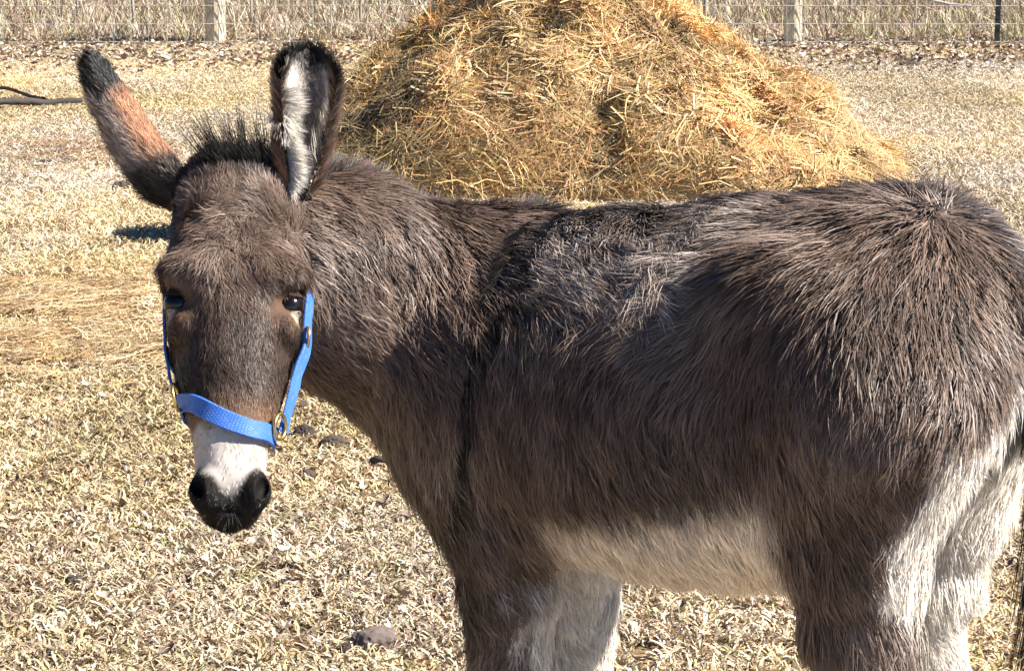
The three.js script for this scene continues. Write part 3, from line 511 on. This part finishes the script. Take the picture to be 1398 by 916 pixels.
const paint = (G, fn) => { const c = []; const p = V(0, 0, 0), n = V(0, 0, 0); for (let i = 0; i < G.pos.length; i += 3) c.push(...fn(p.set(G.pos[i], G.pos[i + 1], G.pos[i + 2]), n.set(G.nor[i], G.nor[i + 1], G.nor[i + 2]))); G.col = c; };
paint(B, coatBody); paint(Hd, coatHead);
// ---- ears: long cupped shells
function ear(base, tip, open, bow, wide, colorIn, colorOut, rows, closeBase = 2.3) {
  const ax = tip.clone().sub(base), L = ax.length(); ax.normalize();
  const op = open.clone().addScaledVector(ax, -open.dot(ax)).normalize(), sd = V(0, 0, 0).crossVectors(ax, op).normalize();
  const NT = 44, NS = 24, pos = [], nor = [], idx = [], col = [], info = [];
  const half = table(rows);
  const spread = table([[0, closeBase], [0.25, 2.0], [0.5, 1.75], [0.8, 1.25], [1, 0.9]]);
  const P = (t, s, off) => {
    const a = half(t)[0] * wide, th = spread(t)[0], r = a / th, ph = s * th, bend = bow * (0.018 * Math.sin(Math.PI * t) - 0.010 * t);
    const rr = r + off; return base.clone().addScaledVector(ax, t * L).addScaledVector(op, bend + r - rr * Math.cos(ph)).addScaledVector(sd, rr * Math.sin(ph));
  };
  for (const off of [0.0025, -0.0025]) {
    const b = pos.length / 3;
    for (let i = 0; i <= NT; i++) for (let j = 0; j <= NS; j++) {
      const t = i / NT, s = 2 * j / NS - 1, p = P(t, s, off), e = 1e-3, du = P(Math.min(1, t + e), s, off).sub(P(Math.max(0, t - e), s, off)), dv = P(t, Math.min(1, s + e), off).sub(P(t, Math.max(-1, s - e), off)), n = V(0, 0, 0).crossVectors(dv, du).normalize();
      const outw = op.clone().multiplyScalar(-Math.cos(s * spread(t)[0])).addScaledVector(sd, Math.sin(s * spread(t)[0])); if (n.dot(outw) * off < 0) n.negate();
      pos.push(p.x, p.y, p.z); nor.push(n.x, n.y, n.z); info.push([t, s, off > 0 ? 1 : 0]); col.push(...(off > 0 ? colorOut(t, s) : colorIn(t, s)));
    }
    for (let i = 0; i < NT; i++) for (let j = 0; j < NS; j++) { const o = b + i * (NS + 1) + j, q = o + NS + 1; off > 0 ? idx.push(o, q, o + 1, o + 1, q, q + 1) : idx.push(o, o + 1, q, o + 1, q + 1, q); }
  }
  const M = (NT + 1) * (NS + 1); for (let i = 0; i < NT; i++) for (const j of [0, NS]) { const o = i * (NS + 1) + j, q = o + NS + 1; idx.push(o, o + M, q, q, o + M, q + M); }
  return { pos, nor, idx, col, info, ax, op, sd, base, P };
}
const fzt = (t, s, k) => noise(t * 18 + k, s * 6, k);
const earIn = (t, s) => { const rim = Math.max(smooth(0.72, 0.86, t + 0.05 * fzt(t, s, 3)), smooth(0.80, 0.95, Math.abs(s) + 0.06 * fzt(t, s, 9)) * smooth(0.35, 0.6, t)); return mix3(mix3([0.60, 0.54, 0.46], [0.16, 0.12, 0.1], smooth(-0.35, -0.1, s) * smooth(0.75, 0.4, s) * 0.85), BLACK, rim); };  // dark middle band paints in the shaded hollow; the black rim is coat
const earOut = (t, s) => mix3(mix3([0.14, 0.10, 0.08], RUST, 0.4), BLACK, smooth(0.60, 0.78, t + 0.06 * fzt(t, s, 5)));
const earOutL = (t, s) => { const c = mix3([0.34, 0.16, 0.08], GREY, smooth(0.25, 0.6, s)); return mix3(c, BLACK, Math.max(smooth(0.66, 0.76, t + 0.05 * fzt(t, s, 5)), smooth(0.30, 0.18, t) * 0.95)); };  // black tip is coat; the blackened base is painted shade
const towardsEye = toLocal(EYE).sub(HO).normalize(), rightDir = toLocal(atDepth(800, 300, 2.8)).sub(toLocal(atDepth(300, 300, 2.8))).normalize(), upDir = V(0, 1, 0);
const earNear = ear(loc(404, 276, 2.875), loc(419, 66, 2.955), towardsEye.clone().addScaledVector(rightDir, 0.05), 1, 1.14, earIn, earOut, [[0, 0.030], [0.12, 0.040], [0.35, 0.050], [0.58, 0.050], [0.76, 0.039], [0.9, 0.023], [0.97, 0.010], [1, 0.002]]);
const earFar = ear(loc(262, 262, 2.865), loc(128, 80, 2.93), rightDir.clone().multiplyScalar(-0.62).addScaledVector(towardsEye, -0.55).addScaledVector(upDir, -0.5), 0.2, 1.0, earIn, earOutL, [[0, 0.044], [0.15, 0.054], [0.4, 0.050], [0.65, 0.038], [0.85, 0.025], [0.95, 0.015], [1, 0.002]]);
// ---- one continuous body mesh
{
  const pos = [], nor = [], col = [], idx = []; 
  for (const G of [B, Hd, earNear, earFar]) { const o = pos.length / 3; for (const v of G.pos) pos.push(v); for (const v of G.nor) nor.push(v); for (const v of G.col) col.push(v); for (const v of G.idx) idx.push(o + v); }
  mesh('body', geoFrom(pos, idx, col, nor), new THREE.MeshPhysicalMaterial({ roughness: 0.7, specularIntensity: 0.25, vertexColors: true }), donkey);
}
// ---- eyes
EYES.forEach((c, i) => {
  const s = i ? 1 : -1, e = new THREE.SphereGeometry(0.0172, 28, 20); e.translate(c.x, c.y, c.z);
  mesh('eye', e, new THREE.MeshPhysicalMaterial({ color: new THREE.Color().setRGB(0.010, 0.006, 0.004), roughness: 0.16, specularIntensity: 1 }), donkey);
});
// ---- hooves
LEGS.forEach(l => {
  const e = l.c[l.c.length - 1], g = new THREE.LatheGeometry([[0.0, 0.0], [0.044, 0.0], [0.045, 0.006], [0.036, 0.05], [0.034, 0.062], [0.0, 0.066]].map(q => new THREE.Vector2(...q)), 20), a = g.attributes.position;
  for (let i = 0; i < a.count; i++) a.setX(i, a.getX(i) * 1.15 - a.getY(i) * 0.35); g.computeVertexNormals(); g.translate(e[0] + 0.012, 0.0, e[2]);
  mesh('hoof', g, mat(0.06, 0.05, 0.045, 0.6), donkey);
});
// ---- fur: locks of tapering hairs laid along the coat
const lockGeo = (seed, hairs, fan, lift, curl, width, tip = 1.55) => {   // pale tips of a dun winter coat, brightened further for sunlit contrast
  const R = rngOf(seed), rb = new Ribbons();
  for (let k = 0; k < hairs; k++) {
    const z0 = (R() - 0.5) * fan, z1 = z0 * (0.1 + 0.25 * R()) + (R() - 0.5) * 0.05, l = 0.75 + 0.4 * R(), up = lift * (0.5 + 0.9 * R()), cz = (R() - 0.5) * curl, f = 0.72 + 0.56 * R(), x0 = (R() - 0.5) * 0.25;
    const pts = [0, 0.35, 0.72, 1].map(t => V(x0 + l * t, up * (1.5 * t - 0.85 * t * t) - 0.02, lerp(z0, z1, t) + cz * t * t));
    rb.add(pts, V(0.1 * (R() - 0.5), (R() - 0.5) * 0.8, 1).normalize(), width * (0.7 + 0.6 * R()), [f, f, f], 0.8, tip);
  }
  return rb.build();
};
const furMat = new THREE.MeshPhysicalMaterial({ roughness: 0.42, specularIntensity: 0.5, vertexColors: true, side: THREE.DoubleSide });
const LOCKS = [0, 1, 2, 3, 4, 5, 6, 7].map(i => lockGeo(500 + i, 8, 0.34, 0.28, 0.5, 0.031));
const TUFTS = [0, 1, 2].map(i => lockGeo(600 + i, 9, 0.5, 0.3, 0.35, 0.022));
const whorl = V(-0.581, 1.121, -0.03), fWhorl = [0.0, 0.115];
const swirl = (p, k, a) => V(noise(p.x * k, p.y * k, p.z * k + 10) * a, noise(p.x * k + 30, p.y * k, p.z * k) * a, noise(p.x * k, p.y * k + 50, p.z * k) * a);
function sampler(G) {
  const cum = new Float64Array(G.idx.length / 3); let s = 0; const a = V(0, 0, 0), b = V(0, 0, 0), c = V(0, 0, 0);
  for (let i = 0; i < cum.length; i++) { const [x, y, z] = [0, 1, 2].map(k => 3 * G.idx[3 * i + k]); a.set(G.pos[x], G.pos[x + 1], G.pos[x + 2]); b.set(G.pos[y], G.pos[y + 1], G.pos[y + 2]).sub(a); c.set(G.pos[z], G.pos[z + 1], G.pos[z + 2]).sub(a); s += b.cross(c).length() / 2; cum[i] = s; }
  return { area: s, pick(R) {
    const r = R() * s; let lo = 0, hi = cum.length - 1; while (lo < hi) { const m = (lo + hi) >> 1; cum[m] < r ? lo = m + 1 : hi = m; }
    let u = R(), v = R(); if (u + v > 1) { u = 1 - u; v = 1 - v; } const w = 1 - u - v, q = [0, 1, 2].map(k => G.idx[3 * lo + k]), f = (A, k) => A[3 * q[0] + k] * w + A[3 * q[1] + k] * u + A[3 * q[2] + k] * v;
    const out = { p: V(f(G.pos, 0), f(G.pos, 1), f(G.pos, 2)), n: V(f(G.nor, 0), f(G.nor, 1), f(G.nor, 2)).normalize() }; if (G.info) out.info = G.info[q[0]]; return out;
  } };
}
{
  const R = rngOf(99), items = [];
  const lay = (p, n, dir, len, wid, c, lift = 0, pull = 0.8, v = Math.floor(R() * 8)) => {
    const d = dir.clone().addScaledVector(n, -dir.dot(n)); if (d.lengthSq() < 1e-8) return; const [to, tone] = gather(p, 0.008 + len * 0.24); to.addScaledVector(n, -to.dot(n)); d.normalize().addScaledVector(to, pull / len).normalize().addScaledVector(n, lift + (R() - 0.5) * 0.10 + 0.10 * (tone - 0.5)).normalize();
    const f = lerp(1, (0.45 + 1.1 * tone), c[0] > 0.4 ? 0.3 : 1) * (0.75 + 0.5 * R()); items.push({ v, c: [c[0] * f, c[1] * f, c[2] * f], m: basis(d, n, p.clone().addScaledVector(n, -0.002), len, len, wid) });
  };
  // hairs gather into shaggy clumps: the nearest of a scattered set of points, and its tone
  const gather = (p, cs) => {
    const i = Math.floor(p.x / cs), j = Math.floor(p.y / cs), k = Math.floor(p.z / cs); let best = 9, bx = 0, by = 0, bz = 0, tone = 1;
    for (let a = -1; a < 2; a++) for (let b = -1; b < 2; b++) for (let c = -1; c < 2; c++) { const x = (i + a + hash3(i + a, j + b, k + c)) * cs, y = (j + b + hash3(i + a + 71, j + b, k + c)) * cs, z = (k + c + hash3(i + a, j + b + 37, k + c)) * cs, d = (x - p.x) ** 2 + (y - p.y) ** 2 + (z - p.z) ** 2; if (d < best) { best = d; bx = x; by = y; bz = z; tone = hash3(i + a, j + b, k + c + 19); } }
    return [V(bx - p.x, by - p.y, bz - p.z), tone];
  };
  // trunk, neck, legs
  const sb = sampler(B);
  for (let k = 0; k < 80000; k++) {
    const { p, n } = sb.pick(R); if (n.z > 0.35 && p.z > 0 && p.x > -0.62 && n.y < 0.6 && R() < 0.55) continue; if (p.y < 0.25 && R() < 0.6) continue; if (n.y < -0.75 && R() < 0.4) continue; if (headSDF(p) < 0.004) continue;
    const leg = smooth(0.66, 0.58, p.y), neck = smooth(0.06, 0.16, p.x) * smooth(-0.02, -0.15, p.z) + smooth(-0.17, -0.24, p.z) * smooth(-0.1, 0.0, p.x);
    const rad = p.clone().sub(whorl); const wr = smooth(-0.12, -0.36, p.x) * smooth(0.80, 0.98, p.y);
    const wd = rad.length(), mess = smooth(0.05, 0.01, wd); let dir = V(-0.35, -1, 0).lerp(rad.normalize().add(V(0, -0.25, 0)), wr); if (mess > 0) dir.lerp(V(R() - 0.5, R() - 0.5, R() - 0.5).multiplyScalar(3), mess * 0.8);
    if (p.y > 0.98 && p.x > -0.3) dir.lerp(V(-0.9, -0.55, -0.2 * Math.sign(-p.z)), 0.6);
    if (neck > 0) dir.lerp(V(-0.35, -0.75, 0.55), clamp(neck));
    dir.lerp(V(-0.12, -1, 0), leg); if (p.x < -0.4 && leg > 0) dir.lerp(V(-0.35, -1, 0.1), leg);
    dir.add(swirl(p, 12, 0.5)).add(swirl(p, 30, 0.3));
    const belly = n.y < -0.2 ? 1 : 0, len = lerp(lerp(0.050, 0.036, clamp(neck)), 0.028, leg) * (0.55 + 0.85 * R()) * (p.y < 0.4 ? 0.5 : 1) * (belly ? 0.9 : 1);
    lay(p, n, dir, len, lerp(0.046, 0.036, leg) * (0.7 + 0.6 * R()), coatBody(p, n), 0.03 + 0.10 * Math.max(0, noise(p.x * 30, p.y * 30, p.z * 30)));
  }
  // the dark hair of the shoulder stripe
  for (let k = 0; k < 1500; k++) {
    const y = 0.70 + 0.37 * R(), p = V(crossX(y)[0] + (R() - 0.5) * 0.009, y, -0.30); for (let q = 0; q < 40 && bodySDF(p) > 0.0015; q++) p.z += Math.max(0.001, bodySDF(p) * 0.7); if (p.z > 0.02) continue;
    const e = 0.006, f = (a, b, c) => bodySDF(V(p.x + a, p.y + b, p.z + c)), n = V(f(e, 0, 0) - f(-e, 0, 0), f(0, e, 0) - f(0, -e, 0), f(0, 0, e) - f(0, 0, -e)).normalize();
    lay(p, n, V(0.0, -1, 0), 0.028 + 0.014 * R(), 0.018, BLACK, 0.14, 0.1);
  }
  // head
  const sh = sampler(Hd);
  for (let k = 0; k < 36000; k++) {
    const { p, n } = sh.pick(R), [u, v, w] = hcoord(p); if (bodySDF(p) < -0.016) continue; 
    const eyeD = Math.min(...EYES.map(e => e.distanceTo(p))); if (eyeD < 0.0208) continue; if (NOST.some(e => e.distanceTo(p) < 0.016)) continue;
    const up = smooth(0.19, 0.13, v), mess = smooth(0.035, 0.0, Math.hypot(u, (v - 0.09) * 0.8)), out = hu.clone().multiplyScalar(u * 11).addScaledVector(hv, (v - 0.085) * 12 + 0.2);
    let dir = hv.clone().lerp(out, up); if (mess > 0) dir.lerp(V(R() - 0.5, R() - 0.5, R() - 0.5).multiplyScalar(2.5), mess * 0.8); dir.add(swirl(p, 22, 0.6)).add(swirl(p, 60, 0.4));
    const len = (v < 0.03 ? 0.026 : lerp(0.026, 0.016, smooth(0.09, 0.22, v)) * lerp(1, 0.33, smooth(0.27, 0.33, v))) * lerp(0.42, 1, smooth(0.024, 0.066, eyeD));
    lay(p, n, dir, len * (0.75 + 0.5 * R()), len * 1.2 * (0.6 + 0.6 * R()), coatHead(p), v < 0.03 ? 0.12 : 0.04);
  }
  for (let k = 0; k < 9000; k++) {                                       // velvet on the muzzle
    const { p, n } = sh.pick(R), [u, v] = hcoord(p); if (v < 0.30) continue; if (NOST.some(e => e.distanceTo(p) < 0.015)) continue;
    lay(p, n, hv.clone().addScaledVector(hu, u * 6).add(swirl(p, 60, 0.5)), 0.006 + 0.004 * R(), 0.008, coatHead(p), 0.25, 0.4);
  }
  for (let k = 0; k < 46; k++) {                                         // whiskers on lips and chin
    const a = R() * 2 - 1, p = headPt(a * 0.03, (0.425 + 0.018 * R()) * VS, 0.012 - 0.03 * R()), d = hv.clone().addScaledVector(hu, a * 1.6).addScaledVector(hw_, 0.6 * R());
    items.push({ v: 11, c: [0.05, 0.04, 0.035], m: basis(d.normalize(), hw_, p, 0.016 + 0.016 * R(), 0.03, 0.01) });
  }
  EYES.forEach((e, i) => { for (let k = 0; k < 26; k++) { const t = (R() - 0.5) * 2, out = hu.clone().multiplyScalar((i ? 1 : -1) * 0.75).addScaledVector(hw_, 0.66), sideV = hu.clone().multiplyScalar((i ? -1 : 1) * 0.66).addScaledVector(hw_, 0.75); items.push({ v: 11, c: [0.012, 0.01, 0.009], m: basis(out.clone().addScaledVector(hv, 0.45).addScaledVector(sideV, t * 0.5).normalize(), hv, e.clone().addScaledVector(out, 0.0165 - 0.006 * t * t).addScaledVector(sideV, t * 0.013).addScaledVector(hv, -0.008), 0.008 + 0.004 * R(), 0.01, 0.01) }); } });
  // ears
  for (const E of [earNear, earFar]) {
    const s = sampler(E);
    for (let k = 0; k < 5200; k++) {
      const { p, n, info: [t, sv, o] } = s.pick(R), c = o ? (E === earFar ? earOutL : earOut)(t, sv) : earIn(t, sv);
      const dir = E.ax.clone().addScaledVector(E.sd, o ? 0.1 * sv : -0.08 * sv).add(swirl(p, 40, 0.3)); const rimHair = smooth(0.75, 0.95, Math.abs(sv));
      lay(p, n, dir, (0.012 + 0.008 * R() + (o ? 0 : 0.012 * smooth(0.5, 0.1, t))) * (1 + 0.4 * rimHair), 0.016, c, 0.10 + 0.25 * rimHair);
    }
  }
  // long pale hair inside the near ear, fuzzy rims
  for (let k = 0; k < 620; k++) {
    const t = 0.06 + 0.52 * R(), s = -0.98 + 0.4 * R(), p = earNear.P(t, s, -0.003);
    lay(p, earNear.op, earNear.ax.clone().multiplyScalar(-0.9 + 1.2 * t).addScaledVector(earNear.sd, 0.55 + 0.3 * R()).add(swirl(p, 60, 0.8)), 0.02 + 0.016 * R(), 0.015, [0.62, 0.57, 0.49], 0.35);
  }
  for (const E of [earNear, earFar]) for (let k = 0; k < 1500; k++) {
    const t = 0.1 + 0.9 * R(), s = R() < 0.5 ? -1 : 1, p = E.P(t, s, 0), c = t > 0.66 ? BLACK : mix3(GREY, BLACK, R());
    lay(p, E.sd.clone().multiplyScalar(s), E.ax.clone().addScaledVector(E.sd, s * 0.2), 0.012 + 0.01 * R(), 0.012, c, 0.55);
  }
  // forelock: wispy black hair standing between the ears
  for (let k = 0; k < 170; k++) {
    const u = 0.012 + (R() - 0.5) * 0.075, p = headPt(u, -0.022 * VS + 0.012 * (R() - 0.5), -0.03 + 0.05 * (R() - 0.5)), d = upDir.clone().addScaledVector(hu, u * 5 - 0.45 + 0.9 * (R() - 0.5)).addScaledVector(hw_, 0.4 * (R() - 0.4));
    const f = 0.7 + R(); items.push({ v: 8 + Math.floor(R() * 3), c: BLACK.map(q => q * f * 1.3), m: basis(d.normalize(), hw_, p, 0.03 + 0.075 * Math.pow(R(), 2.5), 0.05, 0.03) });
  }
  // short mane along the crest
  const crest = new THREE.CatmullRomCurve3([loc(725, 292, 3.05), loc(640, 300, 3.08), loc(560, 292, 3.06), loc(510, 265, 3.02), loc(460, 240, 2.96), loc(400, 240, 2.90)]);
  for (let k = 0; k < 1500; k++) {
    const t = R(), p = crest.getPoint(t), d = upDir.clone().addScaledVector(rightDir, 0.55 + 0.5 * (R() - 0.5)).addScaledVector(towardsEye, (R() - 0.5) * 0.7), c = mix3(mix3(GREY, [0.46, 0.39, 0.33], R()), DARKB, R() < 0.4 ? 0.9 : 0);  // some mane hair paled in colour for its backlit rim
    p.add(V((R() - 0.5) * 0.02, -0.012, (R() - 0.5) * 0.02));
    items.push({ v: 8 + Math.floor(R() * 3), c: c.map(q => q * (0.7 + 0.6 * R())), m: basis(d.normalize(), towardsEye, p, 0.026 + 0.02 * R(), 0.04, 0.03) });
  }
  // tail switch
  for (let k = 0; k < 900; k++) {
    const t = R(), i = Math.min(TAIL.length - 2, Math.floor(t * (TAIL.length - 1))), q = t * (TAIL.length - 1) - i, p = V(lerp(TAIL[i][0], TAIL[i + 1][0], q), lerp(TAIL[i][1], TAIL[i + 1][1], q), lerp(TAIL[i][2], TAIL[i + 1][2], q)).add(V((R() - 0.5) * 0.03, 0, (R() - 0.5) * 0.03));
    const l = t > 0.6 ? 0.18 + 0.12 * R() : 0.05; items.push({ v: 8 + Math.floor(R() * 3), c: mix3(BLACK, DARKB, R()), m: basis(V((R() - 0.5) * 0.25 + 0.05, -1, (R() - 0.5) * 0.25).normalize(), V(-1, 0, 0), p, l, l * 0.4, 0.05) });
  }
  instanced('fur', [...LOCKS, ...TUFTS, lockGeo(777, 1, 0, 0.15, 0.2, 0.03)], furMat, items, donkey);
}

// ================================================================ halter
{
  const nylon = new THREE.MeshStandardMaterial({ color: new THREE.Color(1, 1, 1), roughness: 0.6, map: dataTexture(128, (u, v) => { const n = 0.6 * tnoise(u, v, 6, 8) + 0.4 * tnoise(u, v, 32, 9), w = tnoise(u, v, 64, 4), k = clamp((n - 0.5) * 2); return [lerp(0.22, 0.42, k) + 0.05 * w, lerp(0.42, 0.52, k) + 0.05 * w, lerp(0.76, 0.68, k) + 0.06 * w]; }), bumpScale: 0.0003, bumpMap: dataTexture(64, (u, v) => { const k = 0.5 + 0.25 * Math.sin(u * 6.283 * 8) + 0.25 * Math.sin(v * 6.283 * 8 + (Math.floor(u * 8) % 2) * 3.14); return [k, k, k]; }, false) });
  const brass = mat(0.72, 0.52, 0.20, 0.3, { metalness: 0.9 });
  const hal = thing('halter', 'bright blue nylon halter with brass rings worn on the donkey head', 'halter', donkey.position.clone()); hal.rotation.y = donkey.rotation.y;
  const grad = p => { const e = 0.004, f = (a, b, c) => headSDF(V(p.x + a, p.y + b, p.z + c)); return V(f(e, 0, 0) - f(-e, 0, 0), f(0, e, 0) - f(0, -e, 0), f(0, 0, e) - f(0, 0, -e)).normalize(); };
  const stick = (p, off) => { for (let k = 0; k < 14; k++) { const d = headSDF(p) - off; p.addScaledVector(grad(p), -d * 0.6); } return p; };
  function strap(name, ctrl, width, off, closed = false, face = 0) {
    const c = new THREE.CatmullRomCurve3(ctrl.map(q => headPt(q[0], q[1] * VS, q[2])), closed, 'centripetal'), N = closed ? 96 : 48, pts = [], ns = [];
    for (let i = 0; i <= N; i++) { const p = stick(c.getPoint(i / N), off); pts.push(p); ns.push(grad(p).lerp(hw_, face).normalize()); }
    for (let r = 0; r < 3; r++) for (let i = 1; i < N; i++) { pts[i].lerp(pts[i - 1].clone().lerp(pts[i + 1], 0.5), 0.5); ns[i].lerp(ns[i - 1].clone().lerp(ns[i + 1], 0.5), 0.5).normalize(); }
    const pos = [], idx = [], uv = [], prof = [[-1, -0.4], [-1, 0.4], [-0.88, 1], [0.88, 1], [1, 0.4], [1, -0.4]], T = 0.0022; let run = 0;
    for (let i = 0; i <= N; i++) { if (i) run += pts[i].distanceTo(pts[i - 1]); const t = pts[Math.min(N, i + 1)].clone().sub(pts[Math.max(0, i - 1)]).normalize(), b = V(0, 0, 0).crossVectors(t, ns[i]).normalize(); for (const [x, y] of prof) { const q = pts[i].clone().addScaledVector(b, x * width / 2).addScaledVector(ns[i], y * T + 0.001 * noise(i * 0.35, x)); pos.push(q.x, q.y, q.z); uv.push(run / 0.03, x * width / 0.06); } }
    const P = prof.length; for (let i = 0; i < N; i++) for (let k = 0; k < P; k++) { const a = i * P + k, b2 = i * P + (k + 1) % P; idx.push(a, b2, a + P, b2, b2 + P, a + P); }
    for (const o of [0, N * P]) for (let k = 1; k < P - 1; k++) o ? idx.push(o, o + k, o + k + 1) : idx.push(o, o + k + 1, o + k);
    const g = geoFrom(pos, idx).toNonIndexed(); const u2 = []; for (const i of idx) u2.push(uv[2 * i], uv[2 * i + 1]); g.setAttribute('uv', new THREE.Float32BufferAttribute(u2, 2)); g.computeVertexNormals();
    return mesh(name, g, nylon, hal);
  }
  strap('noseband', [[-0.064, 0.285, -0.06], [-0.066, 0.287, -0.03], [-0.056, 0.299, 0.02], [-0.03, 0.319, 0.05], [0.0, 0.331, 0.06], [0.03, 0.337, 0.05], [0.052, 0.336, 0.02], [0.058, 0.334, -0.03]], 0.022, 0.006);
  strap('chin_strap', [[-0.06, 0.292, -0.06], [-0.03, 0.30, -0.12], [0, 0.305, -0.13], [0.03, 0.32, -0.11], [0.056, 0.326, -0.03]], 0.022, 0.006);
  strap('cheek_strap', [[0.056, 0.322, -0.02], [0.068, 0.275, -0.022], [0.08, 0.235, -0.03], [0.088, 0.19, -0.04], [0.092, 0.14, -0.05], [0.092, 0.08, -0.06], [0.085, 0.03, -0.075]], 0.017, 0.013, false, 0.4);
  strap('cheek_strap', [[-0.062, 0.286, -0.03], [-0.074, 0.255, -0.05], [-0.088, 0.21, -0.07], [-0.096, 0.15, -0.08], [-0.096, 0.08, -0.08], [-0.08, 0.03, -0.08]], 0.021, 0.008);
  strap('crown_strap', [[-0.085, 0.04, -0.08], [-0.06, -0.02, -0.09], [0, -0.045, -0.09], [0.06, -0.02, -0.09], [0.088, 0.04, -0.075]], 0.021, 0.008);
  strap('throat_strap', [[-0.088, 0.2, -0.07], [-0.06, 0.215, -0.15], [0, 0.22, -0.17], [0.06, 0.215, -0.15], [0.090, 0.19, -0.045]], 0.021, 0.008);
  const ring = (u, v, w, r, turn) => { const p = stick(headPt(u, v * VS, w), 0.012), n = grad(p), g = new THREE.TorusGeometry(r, 0.0022, 10, 28), q = new THREE.Quaternion().setFromUnitVectors(V(0, 0, 1), n.clone().applyAxisAngle(hv, turn)); g.applyQuaternion(q); g.translate(p.x, p.y, p.z); mesh('ring', g, brass, hal); };
  ring(0.057, 0.322, 0.0, 0.015, 0.2); ring(-0.060, 0.284, -0.005, 0.016, 0.5); ring(0.092, 0.19, -0.04, 0.013, 0);
}
renderer.render(scene, camera);
